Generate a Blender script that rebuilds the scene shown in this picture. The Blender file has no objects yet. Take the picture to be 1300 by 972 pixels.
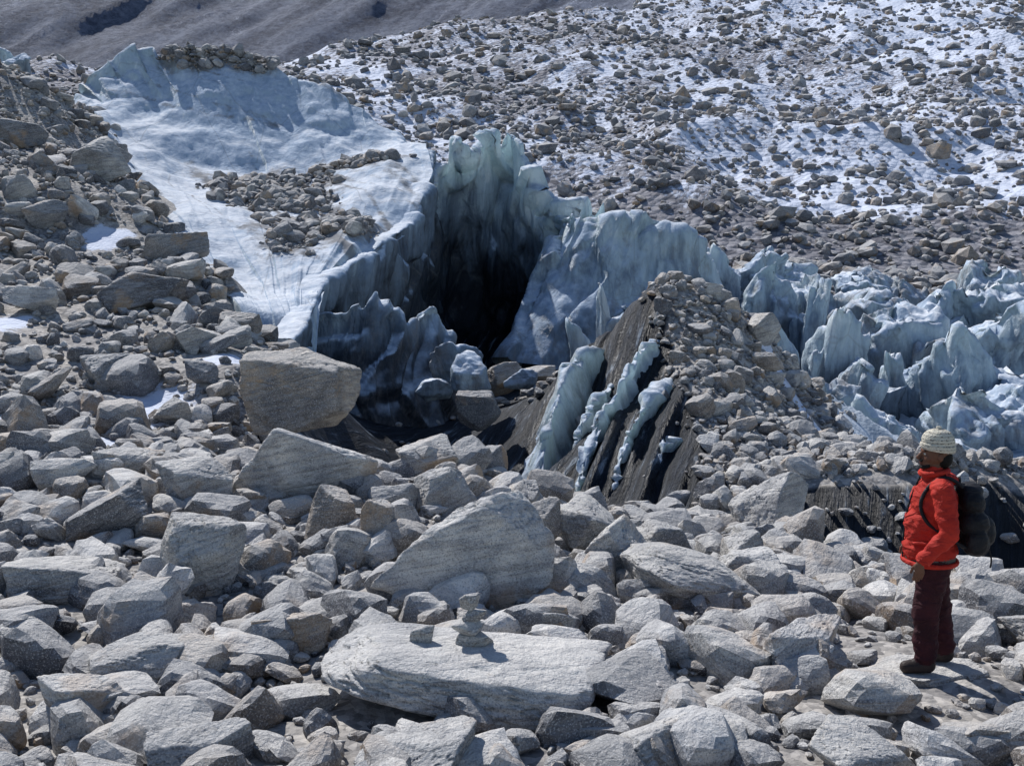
import bpy, bmesh, math, random
import numpy as np
from mathutils import Vector, Matrix
rng=np.random.default_rng(7); random.seed(7)
CZ=3.05     # eye height of the photographer above the ledge where the hiker stands
SC=bpy.context.scene
# ------------------------------------------------------------------ noise
def _h(ix,iy,iz,s):
    n=(ix*73856093)^(iy*19349663)^(iz*83492791)^(s*2654435761)
    n=n&0xffffffff
    n=((n^(n>>13))*1274126177)&0xffffffff
    n=n^(n>>16)
    return (n&0xffffff)/float(0xffffff)
def vn(x,y,z=0.0,s=1):
    x,y,z=np.broadcast_arrays(np.asarray(x,float),np.asarray(y,float),np.asarray(z,float))
    ix=np.floor(x).astype(np.int64);iy=np.floor(y).astype(np.int64);iz=np.floor(z).astype(np.int64)
    fx=x-ix;fy=y-iy;fz=z-iz
    fx=fx*fx*(3-2*fx);fy=fy*fy*(3-2*fy);fz=fz*fz*(3-2*fz)
    r=0
    for a in (0,1):
        wa=fx if a else 1-fx
        for b in (0,1):
            wb=fy if b else 1-fy
            for c in (0,1):
                wc=fz if c else 1-fz
                r=r+wa*wb*wc*_h(ix+a,iy+b,iz+c,s)
    return r*2-1
def fbm(x,y,z=0.0,o=4,s=1,g=.5):
    r=0;a=1;t=0
    for i in range(o):
        r=r+a*vn(x*2**i,y*2**i,np.asarray(z)*2**i,s+i);t+=a;a*=g
    return r/t
def ss(a,b,x):
    t=np.clip((x-a)/(b-a),0,1);return t*t*(3-2*t)
# ------------------------------------------------------------------ mesh helper
def mk(name,V,F,mats,smooth=True,attrs=None,vattrs=None,parent=None,midx=None):
    V=np.asarray(V,dtype=np.float32);F=np.asarray(F,dtype=np.int32)
    me=bpy.data.meshes.new(name)
    me.vertices.add(len(V));me.vertices.foreach_set("co",V.ravel())
    k=F.shape[1]
    me.loops.add(F.size);me.loops.foreach_set("vertex_index",F.ravel())
    me.polygons.add(len(F));me.polygons.foreach_set("loop_start",np.arange(0,F.size,k,dtype=np.int32))
    if midx is not None: me.polygons.foreach_set("material_index",np.asarray(midx,dtype=np.int32))
    me.polygons.foreach_set("use_smooth",np.full(len(F),smooth))
    me.update(calc_edges=True)
    for k2,v in (attrs or {}).items():
        a=me.attributes.new(k2,'FLOAT','POINT');a.data.foreach_set("value",np.asarray(v,dtype=np.float32).ravel())
    for k2,v in (vattrs or {}).items():
        a=me.attributes.new(k2,'FLOAT_VECTOR','POINT');a.data.foreach_set("vector",np.asarray(v,dtype=np.float32).ravel())
    for m in mats: me.materials.append(m)
    ob=bpy.data.objects.new(name,me);SC.collection.objects.link(ob)
    if parent: ob.parent=parent
    return ob
def gridF(M,N,closed=False):
    i=np.arange(M-1)[:,None];j=np.arange(N if closed else N-1)[None,:]
    j2=(j+1)%N
    a=i*N+j;b=i*N+j2;c=(i+1)*N+j2;d=(i+1)*N+j
    return np.stack([a,b,c,d],-1).reshape(-1,4)
# ------------------------------------------------------------------ node helper
class NT:
    def __init__(s,name):
        s.m=bpy.data.materials.new(name);s.m.use_nodes=True
        s.t=s.m.node_tree;s.t.nodes.clear()
        s.out=s.n('ShaderNodeOutputMaterial')
    def n(s,ty,**k):
        o=s.t.nodes.new(ty)
        for a,b in k.items(): setattr(o,a,b)
        return o
    def l(s,a,b): s.t.links.new(a,b)
    def setin(s,i,v):
        if v is None: return
        if isinstance(v,bpy.types.NodeSocket): s.l(v,i)
        else: i.default_value=v
    def attr(s,n,vec=False):
        o=s.n('ShaderNodeAttribute');o.attribute_name=n
        return o.outputs['Vector'] if vec else o.outputs['Fac']
    def noise(s,co,sc,det=4,ro=.55,dist=0):
        o=s.n('ShaderNodeTexNoise');s.l(co,o.inputs['Vector']);o.inputs['Scale'].default_value=sc
        o.inputs['Detail'].default_value=det;o.inputs['Roughness'].default_value=ro;o.inputs['Distortion'].default_value=dist
        return o.outputs['Fac']
    def vor(s,co,sc,feat='F1',out='Distance'):
        o=s.n('ShaderNodeTexVoronoi');o.feature=feat;s.l(co,o.inputs['Vector']);o.inputs['Scale'].default_value=sc
        return o.outputs[out]
    def math(s,op,a,b=None,c=None,clamp=False):
        o=s.n('ShaderNodeMath');o.operation=op;o.use_clamp=clamp
        s.setin(o.inputs[0],a);s.setin(o.inputs[1],b);s.setin(o.inputs[2],c)
        return o.outputs[0]
    def rng(s,v,a,b,c=0.0,d=1.0,smooth=True):
        o=s.n('ShaderNodeMapRange');o.interpolation_type='SMOOTHSTEP' if smooth else 'LINEAR'
        s.setin(o.inputs[0],v);o.inputs[1].default_value=a;o.inputs[2].default_value=b
        o.inputs[3].default_value=c;o.inputs[4].default_value=d
        return o.outputs[0]
    def mix(s,f,a,b,mode='MIX'):
        o=s.n('ShaderNodeMix');o.data_type='RGBA';o.blend_type=mode
        s.setin(o.inputs[0],f)
        for i,v in ((6,a),(7,b)):
            if isinstance(v,tuple): o.inputs[i].default_value=(v[0],v[1],v[2],1)
            else: s.l(v,o.inputs[i])
        return o.outputs[2]
    def mapping(s,co,sc=(1,1,1),rot=(0,0,0)):
        # rotate first, then scale, so stretched textures follow the rotated axes
        if any(rot):
            o=s.n('ShaderNodeMapping');s.l(co,o.inputs[0]);o.inputs['Rotation'].default_value=rot;co=o.outputs[0]
        o=s.n('ShaderNodeMapping');s.l(co,o.inputs[0]);o.inputs['Scale'].default_value=sc
        return o.outputs[0]
    def bump(s,h,st,dist=.02,nrm=None):
        o=s.n('ShaderNodeBump');s.l(h,o.inputs['Height']);s.setin(o.inputs['Strength'],st);o.inputs['Distance'].default_value=dist
        if nrm: s.l(nrm,o.inputs['Normal'])
        return o.outputs[0]
    def bsdf(s,col,rough=.85,nrm=None,spec=.3):
        o=s.n('ShaderNodeBsdfPrincipled')
        if isinstance(col,tuple): o.inputs['Base Color'].default_value=(*col,1)
        else: s.l(col,o.inputs['Base Color'])
        s.setin(o.inputs['Roughness'],rough);s.setin(o.inputs['Specular IOR Level'],spec)
        if nrm: s.l(nrm,o.inputs['Normal'])
        return o
    def pos(s): return s.n('ShaderNodeNewGeometry').outputs['Position']
    def nz(s):
        g=s.n('ShaderNodeNewGeometry');x=s.n('ShaderNodeSeparateXYZ');s.l(g.outputs['Normal'],x.inputs[0]);return x.outputs[2]
# ------------------------------------------------------------------ materials
def rock_mat():
    t=NT('gneiss_rock');co=t.attr('rc',True);ti=t.attr('tint')
    base=t.mix(t.rng(ti,.0,.35),(.15,.15,.16),(.34,.34,.345))
    base=t.mix(t.rng(ti,.40,.65),base,(.54,.525,.495))
    base=t.mix(t.rng(ti,.75,1.0),base,(.78,.77,.75))
    warm=t.math('FRACT',t.math('MULTIPLY',ti,53.7))
    base=t.mix(t.rng(warm,.74,.80,0,.55),base,(.44,.35,.26))
    base=t.mix(t.rng(warm,.12,.06,0,.5),base,(.22,.215,.22))
    n1=t.noise(co,1.6,6,.65)
    base=t.mix(t.rng(n1,.3,.7),t.mix(1.0,base,(.50,.52,.56),'MULTIPLY'),t.mix(1.0,base,(1.22,1.19,1.14),'MULTIPLY'))
    band=t.noise(t.mapping(co,(1.6,2.0,20.0),(.25,.2,0)),1.0,4,.6,.8)
    base=t.mix(t.rng(band,.42,.62,0,.6),base,t.mix(1.0,base,(.45,.45,.48),'MULTIPLY'))
    sp=t.noise(co,75,2,.7)
    base=t.mix(t.rng(sp,.36,.46,.5,0),base,(.06,.06,.065))
    base=t.mix(t.rng(sp,.56,.64,0,.5),base,(.80,.79,.77))
    ru=t.noise(co,1.1,5,.6)
    base=t.mix(t.rng(ru,.55,.67,0,.6),base,(.48,.32,.18))
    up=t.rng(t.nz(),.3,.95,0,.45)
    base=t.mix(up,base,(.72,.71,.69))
    h=t.math('ADD',t.math('MULTIPLY',t.noise(co,6,7,.68),1.2),t.math('MULTIPLY',band,.5))
    nr=t.bump(h,.9,.09);nr=t.bump(t.noise(co,40,3,.6),.6,.015,nr)
    b=t.bsdf(base,.82,nr,.25);t.l(b.outputs[0],t.out.inputs[0]);return t.m
def ground_mat():
    t=NT('moraine_ground');co=t.pos()
    far=t.attr('far');dk=t.attr('dark');sn=t.attr('snow');ic=t.attr('ice');mt=t.attr('mtn')
    v1=t.vor(co,16,'F1','Color');v2=t.vor(co,2.2,'F1','Color')
    s1=t.n('ShaderNodeSeparateColor');t.l(v1,s1.inputs[0]);s2=t.n('ShaderNodeSeparateColor');t.l(v2,s2.inputs[0])
    cel=t.mix(far,s1.outputs[0],s2.outputs[0])
    col=t.mix(cel,(.20,.195,.19),(.50,.48,.45))
    n=t.noise(co,.9,6,.65)
    col=t.mix(t.rng(n,.3,.7),t.mix(1.0,col,(.65,.65,.68),'MULTIPLY'),t.mix(1.0,col,(1.15,1.12,1.08),'MULTIPLY'))
    fcol=t.mix(cel,(.12,.12,.14),(.32,.32,.35))  # far ground tinted bluish, background haze mixed into its colour
    col=t.mix(far,col,fcol)
    st=t.noise(t.mapping(co,(5.0,.5,.7),(0,0,.35)),1.6,6,.7,.15)
    dcol=t.mix(t.rng(st,.40,.60),(.003,.005,.009),(.018,.025,.038))
    dcol=t.mix(t.rng(st,.57,.68,0,.85),dcol,(.26,.31,.37))
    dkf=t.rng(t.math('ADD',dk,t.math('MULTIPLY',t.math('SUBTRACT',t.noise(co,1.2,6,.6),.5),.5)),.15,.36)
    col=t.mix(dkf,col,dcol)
    it=t.noise(t.mapping(co,(1.3,1.3,.5)),.9,7,.6,.5)
    icol=t.mix(t.rng(it,.35,.65),(.24,.30,.37),(.68,.73,.78))
    icf=t.rng(t.math('ADD',ic,t.math('MULTIPLY',t.math('SUBTRACT',t.noise(co,.8,6,.6),.5),.6)),.4,.6)
    col=t.mix(icf,col,icol)
    sa=t.noise(co,2.2,6,.78);sb=t.noise(t.mapping(co,(.55,.10,.2),(0,0,.55)),1.0,7,.7)
    sx=t.math('ADD',t.math('MULTIPLY',sa,.55),t.math('MULTIPLY',sb,.45))
    snf=t.rng(t.math('ADD',sn,t.math('MULTIPLY',t.math('SUBTRACT',sx,.5),4.0)),.36,.66)
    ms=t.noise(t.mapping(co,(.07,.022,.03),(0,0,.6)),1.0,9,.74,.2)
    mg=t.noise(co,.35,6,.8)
    mc=t.mix(t.rng(t.math('ADD',t.math('MULTIPLY',ms,.5),t.math('MULTIPLY',mg,.5)),.40,.60),(.09,.11,.17),(.31,.35,.46))  # bluish distance haze painted into the mountain colour
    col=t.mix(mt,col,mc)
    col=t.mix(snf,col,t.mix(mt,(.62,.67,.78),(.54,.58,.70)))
    hn=t.math('MULTIPLY',t.vor(co,16,'SMOOTH_F1'),-.6)
    hf=t.math('MULTIPLY',t.vor(co,2.0),-1.0)
    hn=t.math('ADD',hn,t.math('MULTIPLY',st,t.math('MULTIPLY',dkf,6.0)))
    nr=t.bump(t.math('ADD',hn,t.noise(co,6,6,.7)),.7,.05)
    nf=t.bump(t.math('ADD',hf,t.noise(co,1.2,6,.75)),.8,.4)
    nf=t.bump(mg,t.math('MULTIPLY',mt,1.0),4.0,nf)
    mixn=t.n('ShaderNodeMix');mixn.data_type='VECTOR';t.l(t.math('MULTIPLY',far,t.rng(snf,0,1,1,.5)),mixn.inputs[0]);t.l(nr,mixn.inputs[4]);t.l(nf,mixn.inputs[5])
    b=t.bsdf(col,t.rng(dkf,0,1,.85,.5),mixn.outputs[1],.25);t.l(b.outputs[0],t.out.inputs[0]);return t.m
def ice_mat():
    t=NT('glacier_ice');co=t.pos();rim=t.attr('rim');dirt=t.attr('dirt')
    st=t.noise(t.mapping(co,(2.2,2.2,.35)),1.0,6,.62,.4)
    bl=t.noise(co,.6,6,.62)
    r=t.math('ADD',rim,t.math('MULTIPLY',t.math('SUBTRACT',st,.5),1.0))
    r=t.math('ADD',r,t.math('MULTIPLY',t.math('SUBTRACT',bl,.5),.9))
    col=t.mix(t.rng(r,.05,.45),(.018,.026,.038),(.15,.20,.26))  # glow of backlit ice painted by height, over dark clear ice at the base
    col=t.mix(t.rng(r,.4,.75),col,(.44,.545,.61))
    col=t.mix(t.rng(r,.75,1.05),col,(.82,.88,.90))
    nzr=t.nz()
    nz=t.rng(t.math('ADD',nzr,t.math('MULTIPLY',t.math('SUBTRACT',t.noise(co,3,5,.6),.5),.4)),.35,.75)
    fine=t.noise(co,5,6,.7);big=t.noise(t.mapping(co,(.25,1.1,.5),(0,0,-.5)),1.0,6,.65,.6)
    top=t.mix(t.rng(fine,.3,.7),(.56,.62,.70),(.78,.81,.85))
    # blue shade painted into the steeper faces, flatter ones carry white weathered crust
    steep=t.rng(t.math('ADD',nzr,t.math('MULTIPLY',t.math('SUBTRACT',big,.5),.8)),.98,.74)
    top=t.mix(steep,top,t.mix(t.rng(fine,.3,.7),(.31,.40,.52),(.52,.60,.70)))
    col=t.mix(nz,col,top)
    cr=t.vor(t.mapping(co,(.35,.35,.25)),1.0,'DISTANCE_TO_EDGE')
    col=t.mix(t.rng(cr,0,.010,.3,0),col,(.16,.17,.18))
    df=t.rng(t.math('ADD',dirt,t.math('MULTIPLY',t.math('SUBTRACT',t.noise(t.mapping(co,(1.5,1.5,.7)),1.4,8,.72),.5),1.6)),.34,.78,0,.88)
    col=t.mix(df,col,(.20,.195,.195))
    h=t.math('ADD',t.noise(t.mapping(co,(3,3,.8)),1.0,7,.62,.5),t.math('MULTIPLY',fine,.35))
    nr=t.bump(h,t.rng(nz,0,1,.85,.5),.18)
    ro=t.math('MAXIMUM',t.rng(st,.3,.7,.28,.6),t.rng(nz,0,.8,0,.95))
    b=t.bsdf(col,ro,nr,t.rng(nz,0,1,.5,.08))
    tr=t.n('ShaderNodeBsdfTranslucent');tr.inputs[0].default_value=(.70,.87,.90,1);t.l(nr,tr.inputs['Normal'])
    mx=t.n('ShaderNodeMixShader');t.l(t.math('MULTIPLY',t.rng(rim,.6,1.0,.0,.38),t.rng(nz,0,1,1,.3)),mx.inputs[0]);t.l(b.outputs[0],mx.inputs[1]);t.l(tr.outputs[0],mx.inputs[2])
    t.l(mx.outputs[0],t.out.inputs[0]);return t.m
def cloth(name,c,c2=None,sc=7,b=.5,rough=.8,bd=.03):
    t=NT(name);tc=t.n('ShaderNodeTexCoord').outputs['Object']
    n=t.noise(tc,sc,6,.6,.6);col=t.mix(t.rng(n,.3,.7),c,c2 or tuple(x*.7 for x in c))
    nr=t.bump(t.noise(t.mapping(tc,(1,1,1.8)),sc*1.2,4,.5,1.2),b,bd);nr=t.bump(t.noise(tc,220,2,.5),.2,.002,nr)
    p=t.bsdf(col,rough,nr,.2);t.l(p.outputs[0],t.out.inputs[0]);return t.m
def knit():
    t=NT('knitted_wool');tc=t.n('ShaderNodeTexCoord').outputs['Object']
    w=t.n('ShaderNodeTexWave');w.wave_type='BANDS';w.bands_direction='Z';t.l(tc,w.inputs[0]);w.inputs['Scale'].default_value=14
    w.inputs['Distortion'].default_value=3;w.inputs['Detail Scale'].default_value=9
    ck=t.vor(t.mapping(tc,(1,1,1.3)),55)
    f=t.math('MULTIPLY',t.rng(w.outputs[1],.55,.75),t.rng(ck,.25,.5,1,.3))
    col=t.mix(f,(.62,.58,.48),(.09,.075,.07))
    nr=t.bump(t.vor(tc,95),.8,.008)
    p=t.bsdf(col,.95,nr,.1);t.l(p.outputs[0],t.out.inputs[0]);return t.m
ROCK=rock_mat();GROUND=ground_mat();ICE=ice_mat()
# ------------------------------------------------------------------ terrain (z measured from eye height, lifted by CZ)
CP=[(-5,0,-3.1),(5,0,-3.2),(0,3,-3.1),(2.95,7.8,-3.07),(-.27,7.8,-3.05),(-3.3,7.8,-3.05),(-2.2,9,-3.02),(-4.4,10.5,-2.9),(-.36,10.5,-2.95),
(1.75,10,-3.2),(4,9.5,-3.2),(-2.27,13,-2.85),(-.47,13.5,-2.85),(-4.5,13,-2.7),(-6.4,14,-2.55),(.45,13,-3.15),(1.75,12.5,-3.4),(3.2,13,-3.5),
(4.6,11.6,-3.6),(5.8,14.4,-5.2),(4.4,14.4,-4.8),(8,14.4,-5.2),(6,12,-3.7),(4.6,15.9,-3.55),(6.5,15.9,-3.5),(9,16.2,-3.6),(7.7,22,-4.8),(8.8,28,-5.1),(10.9,26,-5.3),
(9.3,38,-4.0),(15.9,38,-4.8),(16,46,-3.2),(22.9,52,-2.2),(10.8,52,-.8),
(-1.6,18,-5.6),(-.5,24,-3.9),(.7,26,-3.6),(-1.1,32,-4.6),(-3.2,30,-4.8),(1.9,30,-3.6),(-1.9,15.8,-4.0),(-1,38,-5),(-1.6,22,-4.6),
(3.05,23,-.95),(.63,18,-3.8),(1.5,21,-3.2),(3.0,19.5,-2.55),(2.3,16,-3.8),(4.1,21,-2.45),(4.9,20,-3.3),(5.0,24,-1.7),(5.6,23,-2.7),(6,21,-3.75),
(5,28,-4.3),(3,28,-3.8),(3,17,-3.4),(1.3,16.5,-4.0),(.3,20.5,-4.1),(4.3,17.5,-3.5),
(-3.8,20,-2.2),(-3.9,17.5,-2.3),(-5.3,17,-2.4),(-7.7,17,-2.1),(-6.1,25,-.95),(-7.8,22.5,-1.3),(-5.0,21.6,-1.75),(-10.9,24,-.85),(-9.7,31,1.2),(-12,30,1.7),(-14,31,2.15),
(-14.6,38,4.0),(-12.2,37.5,1.9),(-16.2,38,5.2),(-18.2,40,6),(-8,40,1.6),(-6,33,-1.6),(-9.3,35,.2),(-4.9,27,-2.8),(-4.2,24.2,-3.2),(-5,44,1.0),(-12,43,3.0),(-12,49,2),(-3,40,-3),
(4,37,-4),(6,40,-4),(2,44,-2),(-14,12,-1.6),(-14,20,-.6),(14,12,-3.8),(-25,30,5),(-32,45,8),(25,30,-4.5),(30,42,-3),
(-40,58,0),(-20,60,-1.5),(0,60,-1.5),(20,60,-1.5),(45,60,-1.5),(0,52,-2)]
CP=np.array(CP,float)
def _phi(r2): return np.sqrt(r2+.3)
def _fit():
    P=CP[:,:2];n=len(P)
    A=_phi(((P[:,None]-P[None])**2).sum(-1))
    Q=np.c_[np.ones(n),P]
    M=np.block([[A,Q],[Q.T,np.zeros((3,3))]])
    return np.linalg.solve(M,np.r_[CP[:,2],0,0,0])
W=_fit()
def rbf(x,y):
    r=W[-3]+W[-2]*x+W[-1]*y
    for i in range(len(CP)): r=r+W[i]*_phi((x-CP[i,0])**2+(y-CP[i,1])**2)
    return r
def back(x,y):
    u=x/np.maximum(y,20)
    yc=130+np.maximum(u+.19,-.05)*190+np.maximum(u-.1,0)*900
    a=.3*(y-65);c=.3*(yc-65)+.02*(y-yc)
    z=np.minimum(a,c)
    z=np.where(y>50,z,-4.5)
    return z+.62*np.maximum(y-330,0)
def icem(x,y): return ss(5.6,7.6,x-.02*(y-22))*ss(19,22,y)*(1-ss(44,50,y))
def flank(x,y): return ss(-.1,.4,x)*(1-ss(2.65,3.15,x+.35*fbm(x*1.5,y*1.5,0,3,77)))*ss(14.9,15.9,y)*(1-ss(23.3,24.5,y))
def terr(x,y):
    x=np.asarray(x,float);y=np.asarray(y,float)
    w=ss(50,62,y)
    z=rbf(x,np.minimum(y,66))*(1-w)+back(x,y)*w
    fa=ss(55,75,y)*(1-ss(280,340,y))
    hum=np.abs(fbm(x/19+3,y/26,0,3,11))
    z=z+fa*(3.8*(.35-hum)+1.3*fbm(x/6,y/7,0,4,21))
    z=z+ss(300,420,y)*(14*fbm(x/90,y/120,0,5,31)+12*(.3-np.abs(fbm((x*.8-y*.5)/28,y/160,0,4,33))))
    mor=ss(-2,-6,x)*ss(14,22,y)*(1-ss(55,62,y))
    z=z+mor*.35*fbm(x/2.2,y/2.2,0,4,41)
    z=z+.09*fbm(x/.8,y/.8,0,4,51)*(1-ss(55,62,y))
    z=z+icem(x,y)*(1.3*(.35-np.abs(fbm(x/2.6+y/6,y/4,0,4,61))))
    dk=flank(x,y);q=x*.94-y*.34+.12*vn(x,y*.5,0,70)
    z=z+dk*(.30*(.3-np.abs(vn(q*2.2,y*.12,0,71)))+.16*(.3-np.abs(vn(q*5.5,y*.3,0,72)))+.07*vn(q*13,y*.6,0,73))
    return z+CZ
def snowm(x,y):
    yy=np.maximum(y,1)
    b=fbm((x*.8+y*.35)/9,(y*.5-x*.25)/26,0,4,81)
    b2=fbm(x/60,y/80,0,2,85)
    s=.30*b+.36+.24*b2+.30*ss(.0,.4,x/yy)+.14*ss(110,200,y)
    s=s*ss(58,72,y)-.9*(1-ss(58,72,y))
    s=np.where(y>300,-.2+1.3*ss(400,340,y)+1.2*fbm(x/24,y/120,0,4,83),s)
    for (cx,cy,r) in ((-5.4,16.4,.9),(-6.6,15.2,.6),(-4.6,18.2,.5),(-9,20,.8),(-9.5,27,.8),(-5.2,14.4,.4)):
        s=np.maximum(s,-.9+2.0*np.exp(-(((x-cx)/r)**2+((y-cy)/(r*1.6))**2)))
    d=np.abs((x-5.0)-(23.6-y)*.27);s=np.maximum(s,-.9+2.1*np.exp(-(d/.3)**2)*ss(19.6,20.4,y)*(1-ss(23.4,24,y)))
    return s
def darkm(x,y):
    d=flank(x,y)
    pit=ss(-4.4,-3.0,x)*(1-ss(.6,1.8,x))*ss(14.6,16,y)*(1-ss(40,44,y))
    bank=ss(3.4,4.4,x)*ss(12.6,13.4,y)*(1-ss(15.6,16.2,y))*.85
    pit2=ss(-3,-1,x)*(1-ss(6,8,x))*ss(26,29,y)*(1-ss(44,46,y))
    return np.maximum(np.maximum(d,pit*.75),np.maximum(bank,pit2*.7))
R_,C_=660,700
yy=np.exp(np.linspace(math.log(6),math.log(760),R_))-6
uu=np.linspace(-1,1,C_);uu=.85*(.62*uu+.38*uu**3)
Y=np.repeat(yy[:,None],C_,1);X=uu[None,:]*(Y+5)
Z=terr(X,Y)
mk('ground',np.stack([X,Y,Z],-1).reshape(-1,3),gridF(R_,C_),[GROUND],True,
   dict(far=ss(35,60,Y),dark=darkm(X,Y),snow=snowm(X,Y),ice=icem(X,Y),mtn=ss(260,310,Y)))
# ------------------------------------------------------------------ rocks
def ico(k):
    bm=bmesh.new();bmesh.ops.create_icosphere(bm,subdivisions=k,radius=1)
    V=np.array([v.co[:] for v in bm.verts]);F=np.array([[v.index for v in f.verts] for f in bm.faces]);bm.free()
    return V/np.linalg.norm(V,axis=1)[:,None],F
ICO={k:ico(k) for k in (1,2,3,4,5,6)}
def rockshape(k,seed,p=26,npl=13,fl=.62,rough=.03):
    r=np.random.default_rng(seed);D,F=ICO[k]
    N=r.normal(size=(npl,3));N/=np.linalg.norm(N,axis=1)[:,None]
    N=np.r_[N,[[1,0,0],[-1,0,0],[0,1,0],[0,-1,0],[0,0,1],[0,0,-1]]]
    N[-6:]+=r.normal(size=(6,3))*.28;N/=np.linalg.norm(N,axis=1)[:,None]
    d=r.uniform(.62,1.0,len(N));d[-6:]=r.uniform(.7,.95,6)
    q=np.maximum(D@N.T/d,0)
    rad=(q**p).sum(1)**(-1/p)
    V=D*rad[:,None]
    V=V*(1+rough*fbm(V[:,0]*2.4+seed,V[:,1]*2.4,V[:,2]*2.4,4,seed%97))[:,None]
    if k>=6:
        e=np.abs(fbm(V[:,0]*3+seed,V[:,1]*3,V[:,2]*5,4,6))
        V=V*(1+.022*fbm(V[:,0]*6+seed,V[:,1]*6,V[:,2]*16,5,5)-.05*np.exp(-(e/.03)**2))[:,None]
    V=V*np.array([1,r.uniform(.7,.95),r.uniform(fl*.8,fl*1.2)])
    return V/np.abs(V[:,0]).max(),F
VAR={1:[rockshape(1,100+i,14,9,.65,0) for i in range(10)],2:[rockshape(2,200+i,18,11,.62,.06) for i in range(20)],3:[rockshape(3,300+i,28,10,.62,.08) for i in range(24)]}
def rotm(n,r,tilt=.4):
    a=r.uniform(0,2*np.pi,n);t=r.normal(0,tilt,n);b=r.uniform(0,2*np.pi,n)
    def Rz(a):
        c,s=np.cos(a),np.sin(a);M=np.zeros((len(a),3,3));M[:,0,0]=c;M[:,0,1]=-s;M[:,1,0]=s;M[:,1,1]=c;M[:,2,2]=1;return M
    c,s=np.cos(t),np.sin(t);Mx=np.zeros((n,3,3));Mx[:,0,0]=1;Mx[:,1,1]=c;Mx[:,1,2]=-s;Mx[:,2,1]=s;Mx[:,2,2]=c
    return Rz(b)@Mx@Rz(a)
def batch(name,items,smooth=False):
    VV=[];FF=[];RC=[];TI=[];off=0
    for lv,P,S,T in items:
        n=len(P)
        if n==0: continue
        pick=rng.integers(0,len(VAR[lv]),n)
        for v in range(len(VAR[lv])):
            m=np.where(pick==v)[0]
            if len(m)==0: continue
            V,F=VAR[lv][v];nv=len(V)
            M=rotm(len(m),rng)
            st=np.c_[np.ones(len(m)),rng.uniform(.7,1.15,len(m)),rng.uniform(.6,1.4,len(m))]
            L=V[None]*(S[m][:,None]*st)[:,None,:]
            w=np.einsum('nij,nvj->nvi',M,L)+P[m][:,None,:]
            VV.append(w.reshape(-1,3));RC.append((L+rng.uniform(-50,50,(len(m),1,3))).reshape(-1,3))
            TI.append(np.repeat(T[m],nv))
            FF.append((F[None]+off+(np.arange(len(m))*nv)[:,None,None]).reshape(-1,3));off+=len(m)*nv
    ob=mk(name,np.concatenate(VV),np.concatenate(FF),[ROCK],smooth,dict(tint=np.concatenate(TI)),dict(rc=np.concatenate(RC)))
    return ob
def place(x,y,s,sink=.15):
    return np.c_[x,y,terr(x,y)+s*(.45-sink)]
HX,HY=2.95,7.78
HERO=[
(-2.75,15.2,1.8,1.2,.80,.2,-2.08),(-2.2,12.2,1.9,1.25,.90,.35,-2.5),(-2.65,9.5,.78,.82,.72,.9,None),(-.1,9.3,2.1,1.15,.92,-.1,-2.68),
(-.35,7.35,2.15,.6,.88,.05,-2.93),(1.54,9.7,1.35,.8,.66,.3,None),(.98,10.3,.85,.7,.62,1.0,None),(.72,11.3,.95,.8,.66,2,None),
(.3,10.9,.5,.6,.76,.8,None),(3.15,13.6,1.1,1.2,.86,.4,None),(-.97,13.2,.8,.52,.66,.2,None),(-.4,14,.85,.55,.4,1.1,None),
(-3.75,9.3,1.0,.42,.72,.1,None),(-1.7,10.7,.6,.58,.5,.3,None),(-1.23,10.3,.5,.6,.55,1.4,None),(-2.6,7.6,.75,.36,.7,.2,None),
(-2.7,6.9,.6,.38,.9,.6,None),(2.0,7.7,1.0,.45,1.0,.5,None),(3.55,6.75,.6,.18,.9,.2,None),(-7.1,22,1.7,.95,.15,.1,None),
(-7.6,26,1.5,.9,.25,.15,None),(-11.1,31,1.6,1.5,.62,.5,None),(-11.6,33,1.3,1.1,.3,1.1,None),(-10.9,27,1.1,.85,.4,.3,None),
(-6.2,17.5,.9,.65,.55,.7,None),(-8.9,21,1.1,.65,.9,.2,None),(-3.9,10.8,.85,.55,.2,.4,None),(-1.6,8.15,.65,.42,.65,.1,None),
(-2.9,8.6,.42,.36,.55,.9,None),(2.5,9.1,.5,.36,.6,.3,None),(5.1,23,.9,.85,.66,.6,None),(-.66,21,.95,.8,.05,.3,-3.2),
(-.2,26.5,1.2,.8,.5,.5,-3.3),(.55,27,1.3,.8,.75,.2,-3.2),(-.8,11.9,.7,.5,.55,.8,None),(.1,12.4,.65,.45,.6,1.7,None),(-1.2,11.6,.55,.4,.7,.2,None),
(.35,8.3,.42,.3,.6,.4,None),(1.0,8.6,.42,.28,.8,1.2,None),(-3.6,8.1,.5,.36,.6,.4,None),(1.6,8.4,.4,.28,.55,.4,None),(4.0,8.4,.5,.34,.7,.8,None),
(-13.2,28,1.2,.9,.3,.4,None),(-14,33,1.4,1.0,.2,.9,None),(-12.6,36,1.3,1.1,.2,.2,None),(-4.8,16,.6,.5,.7,.4,None),
(-5.3,18.9,.7,.5,.6,.5,None),(-4.7,17.2,.55,.45,.4,.5,None),(3.9,20,.6,.5,.5,.5,None),(4.9,21.8,.7,.5,.5,.2,None),(3.7,18.2,.5,.35,.6,.2,None),
(-.5,6.1,.8,.34,.7,1.2,None),(.9,6.4,.75,.34,.7,.5,None),(-1.8,6.2,.7,.35,.6,.9,None),(2.0,6.2,.65,.3,.6,.1,None),(1.5,11.4,.8,.5,.6,.4,None),(2.3,11.2,.7,.5,.75,.9,None),
(-4.9,20.6,.9,.6,.5,.4,None),(-5.6,21.9,.8,.55,.3,.9,None),(-3.3,11.9,.9,.55,.85,.5,None),(2.2,10.2,.8,.5,.9,.2,None),(-4.3,12.6,.9,.5,.6,.9,None)]
SLAB=None
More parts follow.
